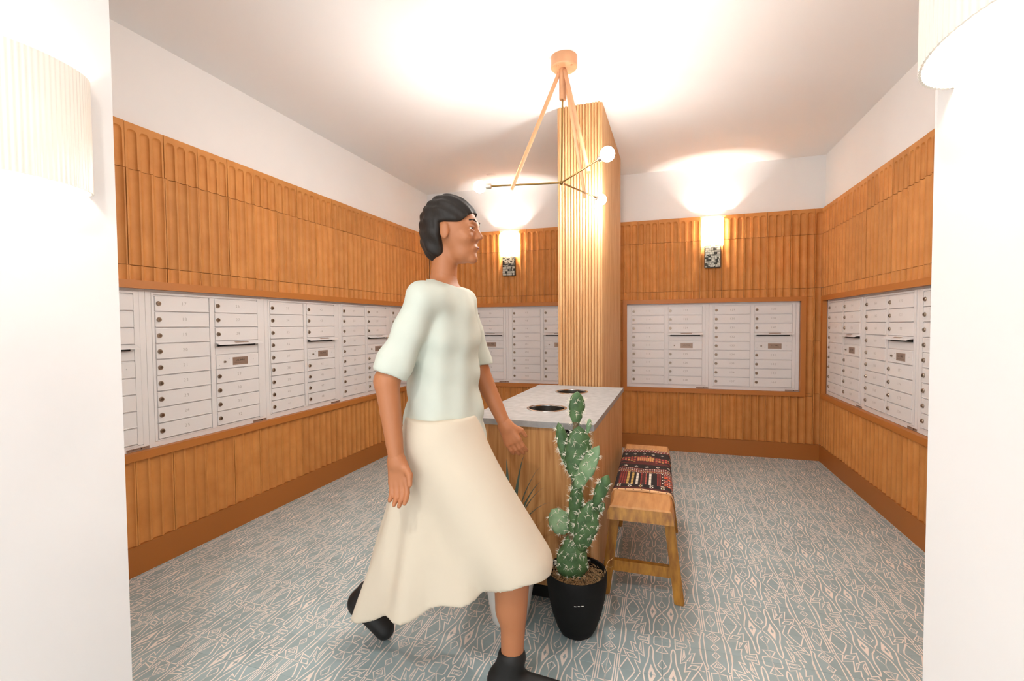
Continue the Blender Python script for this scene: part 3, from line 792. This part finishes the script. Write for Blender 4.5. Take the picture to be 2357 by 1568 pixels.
ob('woven_cloth', kme, ku)
for yy, s in ((KY0, -1), (KY1, 1)):
    b = MB(); pts = [(x*1.004, z+.0015) for x, z in KP]; vs = []
    for x, z in pts: vs += [(x, yy, z-.001), (x, yy+s*.014, z-.003), (x, yy+s*.014, z-.010), (x, yy, z-.010)]
    n = len(pts); b.add(vs, [(4*i+j, 4*i+(j+1) % 4, 4*i+4+(j+1) % 4, 4*i+4+j) for i in range(n-1) for j in range(4)]+[(0, 1, 2, 3), (4*n-1, 4*n-2, 4*n-3, 4*n-4)])
    bd = ob('binding', b.mesh('binding', 'binding'), ku, label='tan binding strip along the edge')
    b = MB()
    for k in range(7): 
        x = -.115+k*.038; z = np.interp(x, KP[:, 0], KP[:, 1]); b.sphere((x, yy+s*.010, z-.001), .0035, 8)
    ob('stud', b.mesh('stud', 'lockd', smooth=180), bd)

# ================================================================== CACTUS
PX, PY = -.335, 1.955
pt = thing('black_pot', 'matte black round planter on the floor holding the tall cactus', 'pot', (PX, PY, 0))
b = MB(); b.lathe([(.0001, .002), (.060, .0), (.070, .004), (.084, .03), (.103, .085), (.118, .15), (.126, .21), (.128, .262), (.1265, .266), (.120, .264), (.117, .20), (.105, .19), (.0001, .19)], 48); ob('pot_body', b.mesh('pot_body', 'potblack', smooth=50), pt)
b = MB()
for k, (da, z) in enumerate(((-.035, .1765), (0, .178), (.035, .1795))):
    a = -1.33+da*3.4; r = .1225
    x, y = r*math.cos(a), r*math.sin(a); t = Vector((-math.sin(a), math.cos(a), 0))*.0045; n = Vector((math.cos(a), math.sin(a), 0))*.0016
    c = Vector((x, y, z)); b.hexa([c-t-n, c+t-n, c+t+n, c-t+n], [c-t-n+Vector((0, 0, .0016)), c+t-n+Vector((0, 0, .0016)), c+t+n+Vector((0, 0, .0016)), c-t+n+Vector((0, 0, .0016))])
ob('pot_mark', b.mesh('pot_mark', 'potwhite'), pt, label='tiny white dashes printed on the side')
b = MB(); rr = random.Random(3)
for k in range(420):
    a = rr.uniform(0, 2*PI); rad = .118*math.sqrt(rr.random())*.96; z0 = .222+.030*rr.random()*(1 if rad > .05 else 1.1)
    if rad > .105: z0 = .225+.02*rr.random()
    p = Vector((rad*math.cos(a), rad*math.sin(a), z0)); pts = []; h = rr.uniform(0, 6.28); R = rr.uniform(.006, .016); ang = rr.uniform(2.5, 5.5); tl = rr.uniform(-.6, .6)
    for q in range(6):
        t = h+ang*q/5; pts.append(p+Vector((R*math.cos(t), R*math.sin(t), R*tl*math.sin(t*1.3)+.004*math.sin(q*2.))))
    for q in pts:
        m_ = math.hypot(q.x, q.y)
        if m_ > .114: q.x *= .114/m_; q.y *= .114/m_
    b.tube(pts, .0013, 3, cap=False)
b.tube([(.112, -.01, .25), (.120, -.005, .285), (.132, .01, .315), (.150, .02, .325)], .0012, 3); b.tube([(.115, -.005, .245), (.130, 0, .30), (.140, .005, .29), (.150, .0, .30)], .0011, 3)
ob('moss', b.mesh('moss', 'moss', smooth=180), pt, kind='stuff', label='curly tan dried moss on the soil')
b = MB(); b.lathe([(.0001, .222), (.1165, .218), (.1165, .192), (.0001, .192)], 32); ob('soil', b.mesh('soil', 'stem'), pt)

def wpt(px, py, Y):       # pixel to a point on the plane y = Y
    d = fw*FPX+r2*(px-1178.5)-u2*(py-784); return Vector((0, 0, CAMH))+d*(Y/d.y)
ca = thing('cactus', 'tall branching prickly cactus with flat green pads and white spines, growing in the black pot', 'cactus', (PX, PY, .2))
O = Vector((PX, PY, .2))
PADS = [  # base px, tip px, y base, y tip, half-width px, thick ratio, yaw, skew, pale
    ((1316, 1335), (1320, 1222), 1.945, 1.945, 33, .5, .2, .38, 0),
    ((1322, 1245), (1330, 1085), 1.945, 1.945, 16, .8, .2, .5, 0),
    ((1330, 1112), (1333, 980), 1.93, 1.94, 30, .34, .15, .55, 0),
    ((1316, 1098), (1285, 972), 1.95, 1.955, 14, .75, .3, .6, 0),
    ((1326, 1122), (1379, 1026), 1.915, 1.895, 17.5, .40, -.35, .5, 1),  # pale here paints this pad as turned to the light
    ((1325, 984), (1329, 901), 1.95, 1.955, 17.5, .42, .2, .62, 0),
    ((1352, 1000), (1358, 963), 1.95, 1.955, 5.5, .7, .0, .6, 1),
    ((1336, 1268), (1364, 1150), 1.94, 1.93, 25, .40, .35, .52, 0),
    ((1366, 1170), (1400, 1093), 1.93, 1.92, 13.5, .75, .3, .6, 0),
    ((1374, 1176), (1391, 1158), 1.955, 1.955, 10, .5, .2, .5, 0),
    ((1306, 1226), (1270, 1172), 1.945, 1.955, 25, .36, .2, .5, 1),
]
for (pa, pb, ya, yb, hw, th, yaw, sk, pale) in PADS:
    A = wpt(*pa, ya)-O; B = wpt(*pb, yb)-O; ax = B-A; Ln = ax.length; ax.normalize()
    view = (wpt(*pa, ya)-Vector((0, 0, CAMH))).normalized()
    side = ax.cross(view).normalized(); side = Matrix.Rotation(yaw, 3, ax) @ side; nrm = ax.cross(side).normalized()
    sc = (wpt(*pa, ya)-Vector((0, 0, CAMH))).dot(fw)/FPX; Wd = hw*sc/max(abs(math.cos(yaw)), .55); T = Wd*th
    b = MB(); NR, NS = 14, 18; vs = []; r_ = random.Random(int(pa[0]*7+pb[1]))
    ph = [r_.uniform(0, 6.28) for _ in range(4)]
    def wid(t): return max(.22*(1-t)**2*1.0+math.sin(PI*min(max(t, 0), 1)**(math.log(.5)/math.log(sk)))**.62*(1), .02) if 0 < t < 1 else (.34 if t <= 0 else .02)
    for i in range(NR+1):
        t = i/NR; w = wid(t)
        for k in range(NS):
            a = 2*PI*k/NS; lump = 1+.05*math.sin(a*5+t*13+ph[0])*abs(math.cos(a))+.04*math.sin(t*21+ph[1])
            vs.append(A+ax*(t*Ln)+side*(math.cos(a)*Wd*w*lump)+nrm*(math.sin(a)*T*w**.8*lump))
    fs = [(i*NS+k, i*NS+(k+1) % NS, (i+1)*NS+(k+1) % NS, (i+1)*NS+k) for i in range(NR) for k in range(NS)]
    fs += [tuple(range(NS))[::-1], tuple(NR*NS+k for k in range(NS))]
    b.add(vs, fs); pad = ob('pad', b.mesh('pad', 'cactus_pale_lit' if pale else 'cactus', smooth=180), ca)
    s = MB()
    rows = max(2, int(Ln/.028)); cols = max(1, int(2*Wd/.030))
    for sgn in (1, -1):
        for i in range(rows):
            t = .14+.8*(i+.5*((i % 2)))/rows
            if t > .96: continue
            for k in range(cols+1):
                q = -.88+1.76*(k+(.25 if i % 2 else 0))/max(cols, 1) if cols > 0 else 0
                q = max(-.97, min(.97, q+r_.uniform(-.1, .1)))
                w = wid(t); c = A+ax*(t*Ln)+side*(q*Wd*w)+nrm*(sgn*T*w**.8*math.sqrt(1-q*q))
                N = (side*(q*.7/max(Wd, .01)*.03)+nrm*(sgn*math.sqrt(1-q*q))).normalized() if abs(q) < .9 else (side*q).normalized()
                for m_ in range(6):
                    dr = (N*r_.uniform(.5, 1.1)+Vector((r_.uniform(-1, 1), r_.uniform(-1, 1), r_.uniform(-1, 1)))*.95).normalized()
                    if dr.dot(N) < .05: dr = (dr+N*.5).normalized()
                    ln = r_.uniform(.011, .023)*(1.2 if m_ == 0 else 1); rd_ = .00115
                    e1 = dr.orthogonal().normalized(); e2 = dr.cross(e1)
                    s.add([c+e1*rd_, c-e1*rd_*.5+e2*rd_*.87, c-e1*rd_*.5-e2*rd_*.87, c+dr*ln], [(0, 1, 3), (1, 2, 3), (2, 0, 3)])
    ob('spines', s.mesh('spines', 'spine', fix=False), pad, kind='stuff', label='clusters of white spines')
b = MB()
for (pa, pb, r) in (((1324, 992), (1325, 972), 8), ((1322, 1125), (1319, 1098), 7), ((1319, 1240), (1319, 1226), 17), ((1335, 1122), (1325, 1110), 7)):
    b.tube([wpt(*pa, 1.945)-O, wpt(*pb, 1.948)-O], r*.0014, 10)
ob('scar_joint', b.mesh('scar_joint', 'stem', smooth=60), ca, label='brown woody joints between pads')

# ================================================================== WHITE PLANTER WITH AGAVE
AX, AY = -.632, 1.945
wp = thing('white_planter', 'white round planter with a side lug, holding the agave left of the black pot', 'pot', (AX, AY, 0))
b = MB(); b.lathe([(.0001, .002), (.070, 0), (.078, .006), (.092, .08), (.112, .20), (.128, .30), (.134, .35), (.133, .358), (.124, .358), (.121, .35), (.115, .33), (.0001, .328)], 48); ob('pot_body', b.mesh('pot_body', 'potwhite', smooth=50), wp)
b = MB(); b.box(.125, .152, -.03, -.012, .30, .348); ob('side_lug', b.mesh('side_lug', 'potwhite'), wp)
b = MB(); b.lathe([(.0001, .342), (.06, .341), (.1195, .336), (.1195, .329), (.0001, .329)], 32); ob('gravel', b.mesh('gravel', 'gravel', smooth=60), wp, kind='stuff')
ag = thing('agave', 'agave with long pointed grey green leaves in the white planter', 'plant', (AX, AY, .34))
for k, (tx, ty, tz, w) in enumerate(((.135, .03, .345, .012), (.165, -.02, .275, .014), (.195, -.05, .225, .013), (.12, .09, .26, .012), (-.03, .06, .36, .013), (-.12, .02, .33, .014), (-.17, -.05, .25, .013), (.02, -.12, .26, .013), (-.08, -.12, .20, .013), (.05, .07, .38, .012))):
    T = Vector((tx, ty, tz)); b = MB(); n = 9; vs = []
    sd = Vector((-ty, tx, 0)).normalized()
    for i in range(n+1):
        t = i/n; p = Vector((tx*t**1.25, ty*t**1.25, tz*(1-(1-t)**1.35))); p += Vector((tx, ty, 0)).normalized()*.012*(1-t)
        wv = w*(1-t**2.2)*(.75+.5*math.sin(PI*min(t*1.4, 1))); wv = max(wv, .0005)
        nn = sd.cross(T).normalized()
        vs += [p-sd*wv, p-nn*wv*.35, p+sd*wv, p+nn*wv*.15]
    fs = [(4*i+j, 4*i+(j+1) % 4, 4*i+4+(j+1) % 4, 4*i+4+j) for i in range(n) for j in range(4)]+[(0, 1, 2, 3), (4*n+3, 4*n+2, 4*n+1, 4*n)]
    b.add(vs, fs); ob('leaf', b.mesh('leaf', 'agave', smooth=60), ag)

# ================================================================== PERSON (walking to the right, in front of the counter)
pe = thing('person', 'person walking to the right in a pale sage shirt, cream skirt and black boots', 'person', (-.762, 1.60, 0), math.radians(4))
SH = (-.015, .168, 1.405)
JR = [(-.01, -.175, 1.395), (-.12, -.235, 1.125), (-.085, -.245, .875)]      # near arm: shoulder, elbow, wrist
JL = [(0, .175, 1.395), (.055, .225, 1.125), (.165, .215, .905)]             # far arm
LR = [(.01, -.085, .90), (.275, -.075, .505), (.262, -.075, .095)]           # near leg forward
LL = [(-.01, .085, .90), (-.135, .09, .50), (-.40, .09, .185)]               # far leg behind
def sd_body(X, Y, Z):
    d = ell(X, Y, Z, (-.01, 0, 1.27), (.108, .16, .19))
    d = smin(d, ell(X, Y, Z, (-.005, 0, 1.08), (.092, .132, .16)), .06)
    d = smin(d, ell(X, Y, Z, (-.01, 0, .93), (.115, .165, .12)), .06)
    d = smin(d, cap(X, Y, Z, (-.01, -.14, 1.40), (-.01, .14, 1.40), .055, .055), .05)
    d = smin(d, cap(X, Y, Z, (-.014, 0, 1.40), (-.004, 0, 1.54), .053, .046), .04)
    for J in (JR, JL):
        d = smin(d, cap(X, Y, Z, J[0], J[1], .052, .040), .03); d = smin(d, cap(X, Y, Z, J[1], J[2], .041, .026), .015)
    for J, ft in ((LR, 1), (LL, 0)):
        d = smin(d, cap(X, Y, Z, J[0], J[1], .092, .056), .05); d = smin(d, cap(X, Y, Z, J[1], J[2], .056, .037), .02)
        v = Vector(J[2])-Vector(J[1]); bk = Vector((-1, 0, 0)); m = Vector(J[1])+v*.30+Vector((v.z, 0, -v.x)).normalized()*.018
        d = smin(d, cap(X, Y, Z, tuple(m-v*.1), tuple(m+v*.18), .050, .042), .04)
    d = smin(d, cap(X, Y, Z, LR[2], (.235, -.075, .04), .036, .036), .02); d = smin(d, cap(X, Y, Z, (.24, -.075, .035), (.41, -.08, .028), .036, .028), .03)
    d = smin(d, cap(X, Y, Z, LL[2], (-.43, .09, .145), .036, .035), .02); d = smin(d, cap(X, Y, Z, (-.43, .09, .14), (-.32, .09, .035), .036, .03), .03)
    return d
HC = (.035, 0, 1.655)
def sd_head(X, Y, Z):
    hx, hz = HC[0], HC[2]
    d = ell(X, Y, Z, (hx-.012, 0, hz+.026), (.096, .075, .094))
    d = smin(d, ell(X, Y, Z, (hx+.030, 0, hz-.030), (.058, .055, .082)), .03)
    d = smin(d, ell(X, Y, Z, (hx+.034, 0, hz-.085), (.046, .043, .030)), .02)
    d = smin(d, ell(X, Y, Z, (hx+.072, 0, hz-.104), (.017, .02, .016)), .018)
    d = smin(d, cap(X, Y, Z, (hx+.083, 0, hz+.012), (hx+.102, 0, hz-.026), .006, .0095), .012)
    d = smin(d, cap(X, Y, Z, (hx+.090, -.009, hz-.030), (hx+.090, .009, hz-.030), .0075, .0075), .006)
    d = smin(d, cap(X, Y, Z, (hx+.078, -.036, hz+.024), (hx+.078, .036, hz+.024), .009, .009), .02)
    for s in (-1, 1):
        d = smin(d, ell(X, Y, Z, (hx+.058, s*.040, hz-.030), (.022, .018, .018)), .02)
        d = -smin(-d, ell(X, Y, Z, (hx+.090, s*.031, hz+.003), (.010, .015, .010)), .010)
        d = smin(d, cap(X, Y, Z, (hx+.083, s*.018, hz+.008), (hx+.080, s*.045, hz+.008), .0042, .0042), .004)
        d = smin(d, cap(X, Y, Z, (hx+.083, s*.019, hz-.006), (hx+.079, s*.044, hz-.005), .0035, .0035), .004)
        d = smin(d, ell(X, Y, Z, (hx-.008, s*.076, hz-.010), (.017, .008, .030)), .008)
    d = smin(d, ell(X, Y, Z, (hx+.080, 0, hz-.066), (.013, .024, .010)), .010)
    return smin(d, cap(X, Y, Z, (-.012, 0, 1.43), (.000, 0, 1.585), .051, .045), .018)
def hand(J, sgn):
    w, e = Vector(J[2]), Vector(J[1]); ax = (w-e).normalized(); lat = Vector((0, 1, 0)); fwd = lat.cross(ax).normalized()
    if fwd.x < 0: fwd = -fwd
    nrm = fwd.cross(ax).normalized()*1.0
    if nrm.y*sgn > 0: nrm = -nrm                     # palm faces the thigh
    caps = []
    def add(a, b, ra, rb, k=.006): caps.append((tuple(a), tuple(b), ra, rb, k))
    for q in (-.027, -.009, .009, .027): add(w+ax*.012+fwd*q*.6, w+ax*.085+fwd*q, .0155, .0115, .012)
    for q, L in ((.028, .068), (.0095, .076), (-.009, .070), (-.027, .055)):
        p0 = w+ax*.088+fwd*q; d1 = (ax+nrm*.28).normalized(); d2 = (ax+nrm*.75).normalized(); d3 = (ax*.75+nrm).normalized()
        p1 = p0+d1*L*.45; p2 = p1+d2*L*.32; p3 = p2+d3*L*.23
        add(p0-ax*.01, p1, .0098, .009); add(p1, p2, .009, .0082, .003); add(p2, p3, .0082, .0068, .003)
    t0 = w+ax*.028+fwd*.024; t1 = t0+(ax*.7+fwd*.55+nrm*.35).normalized()*.042; t2 = t1+(ax*.95+fwd*.1+nrm*.4).normalized()*.032
    add(t0, t1, .0135, .0108, .012); add(t1, t2, .0108, .008, .004); add(w-ax*.03, w+ax*.02, .026, .024, .015)
    def f(X, Y, Z):
        d = None
        for a, b_, ra, rb, k in caps:
            q = cap(X, Y, Z, a, b_, ra, rb); d = q if d is None else smin(d, q, k)
        return d
    c = w+ax*.09
    return surface_nets(f, tuple(c-Vector((.13, .13, .14))), tuple(c+Vector((.13, .13, .14))), .0038)
parts = [surface_nets(sd_body, (-.60, -.34, -.03), (.50, .34, 1.56), .0095),
         surface_nets(sd_head, (-.10, -.11, 1.42), (.18, .11, 1.80), .0034), hand(JR, 1), hand(JL, -1)]
ob('body', np_mesh('body', parts, 'skin'), pe)
def fold(X, Y, Z, a, f1, f2): return a*np.sin(X*f1+Z*f2+Y*17)*np.sin(Y*f1*.7-Z*f2*1.3+X*9)
def sd_shirt(X, Y, Z):
    d = ell(X, Y, Z, (-.01, 0, 1.27), (.128, .182, .205)); d = smin(d, ell(X, Y, Z, (-.012, 0, 1.05), (.128, .172, .20)), .06)
    d = smin(d, ell(X, Y, Z, (-.01, 0, .88), (.150, .192, .17)), .07)
    d = smin(d, cap(X, Y, Z, (-.01, -.145, 1.402), (-.01, .145, 1.402), .066, .066), .05)
    d = smin(d, cap(X, Y, Z, (-.012, 0, 1.40), (0, 0, 1.475), .066, .064), .025)
    for J in (JR, JL):
        e = Vector(J[0]).lerp(Vector(J[1]), .93); a = cap(X, Y, Z, J[0], tuple(e), .060, .060)
        ax = (Vector(J[1])-Vector(J[0])).normalized(); a = np.maximum(a, (X-e.x)*ax.x+(Y-e.y)*ax.y+(Z-e.z)*ax.z)
        d = smin(d, a, .018)
    d = d+fold(X, Y, Z, .0065, 34, 22)+.004*np.sin(Z*55+X*40+np.sin(Y*30)*1.5)*np.clip((1.25-Z)*3, 0, 1)
    d = np.maximum(d, .815-.10*X-Z)
    d = np.maximum(d, Z-1.468+.35*X)
    d = np.maximum(d, -cap(X, Y, Z, (-.010, 0, 1.43), (.0, 0, 1.60), .0575, .066))
    return d
ob('shirt', np_mesh('shirt', [surface_nets(sd_shirt, (-.30, -.36, .70), (.24, .36, 1.52), .0085)], 'shirt'), pe)
def sd_skirt(X, Y, Z):
    t = np.clip((.99-Z)/.70, 0, 1.2)
    cx = -.005+.0*t; rx = .118+.205*t**1.05; ry = .168+.035*t
    cx = -.01-.01*t
    th = np.arctan2(Y/ry, (X-cx)/rx); rr_ = np.sqrt(((X-cx)/rx)**2+(Y/ry)**2)
    pl_ = 1+.07*t*np.cos(th*9+1.2+3*t)+.018*t*np.cos(th*15+Z*5)
    d = (rr_-pl_)*np.minimum(rx, ry)*.85
    v = cap(X, Y, Z, LR[0], (.285, -.075, .47), .125, .125); d = smin(d, v, .07)     # cloth pulled over the leading knee
    hem = .345+.36*(X-.05)+.012*np.cos(th*9)
    d = np.maximum(d, hem-Z); d = np.maximum(d, Z-.985)
    inn = (rr_-pl_)*np.minimum(rx, ry)*.85+.024; inn = smin(inn, v+.024, .07)
    return np.maximum(d, -np.maximum(inn, Z-.62))
ob('skirt', np_mesh('skirt', [surface_nets(sd_skirt, (-.42, -.34, .14), (.46, .34, 1.0), .0085)], 'skirt'), pe)
def sd_hair(X, Y, Z):
    d = ell(X, Y, Z, (HC[0]-.020, 0, HC[2]+.030), (.108, .090, .106))
    d = smin(d, ell(X, Y, Z, (HC[0]-.055, 0, HC[2]-.03), (.068, .078, .085)), .03)
    d = d+.004*np.sin(Y*120+Z*40)*np.sin(X*60+Z*90)
    face = ell(X, Y, Z, (HC[0]+.10, 0, HC[2]-.030), (.085, .10, .092)); d = np.maximum(d, -face)
    d = -smin(-d, np.maximum(HC[0]-.026-X, Z-HC[2]-.020), .016)
    return d
ob('hair', np_mesh('hair', [surface_nets(sd_hair, (-.14, -.12, 1.52), (.20, .12, 1.81), .004)], 'hair'), pe)
for s in (-1, 1):
    b = MB(); b.sphere((HC[0]+.0725, s*.031, HC[2]+.001), .0110, 14); e = ob('eye', b.mesh('eye', 'eye', smooth=180), pe)
    b = MB(); b.sphere((HC[0]+.0805, s*.032, HC[2]+.001), .0052, 10, sq=(.7, 1, 1)); ob('iris', b.mesh('iris', 'iris', smooth=180), e)
    b = MB(); b.tube([(HC[0]+.0905, s*.014, HC[2]+.028), (HC[0]+.0885, s*.032, HC[2]+.032), (HC[0]+.0765, s*.052, HC[2]+.028)], [.003, .0038, .002], 6); ob('eyebrow', b.mesh('eyebrow', 'hair', smooth=180), pe)
b = MB(); b.tube([(HC[0]+.080, -.022, HC[2]-.066), (HC[0]+.0925, 0, HC[2]-.065), (HC[0]+.080, .022, HC[2]-.066)], [.002, .0048, .002], 8); ob('lips', b.mesh('lips', 'lip', smooth=180), pe)
def sd_bootR(X, Y, Z):
    d = cap(X, Y, Z, (.262, -.075, .135), (.24, -.075, .05), .050, .050); d = smin(d, cap(X, Y, Z, (.22, -.075, .046), (.42, -.08, .036), .047, .038), .03)
    return np.maximum(np.maximum(d, .001-Z), Z-.165-.22*(X-.26))
def sd_bootL(X, Y, Z):
    d = cap(X, Y, Z, (-.375, .09, .22), (-.43, .09, .145), .048, .050); d = smin(d, cap(X, Y, Z, (-.435, .09, .14), (-.325, .09, .042), .046, .040), .03)
    ax = (Vector(LL[2])-Vector(LL[1])).normalized(); d = np.maximum(d, -((X+.39)*ax.x+(Z-.20)*ax.z))
    return np.maximum(d, .001-Z)
for f, lo, hi in ((sd_bootR, (.12, -.16, -.02), (.50, .02, .20)), (sd_bootL, (-.53, 0, -.02), (-.24, .18, .30))):
    ob('boot', np_mesh('boot', [surface_nets(f, lo, hi, .006)], 'sock'), pe)
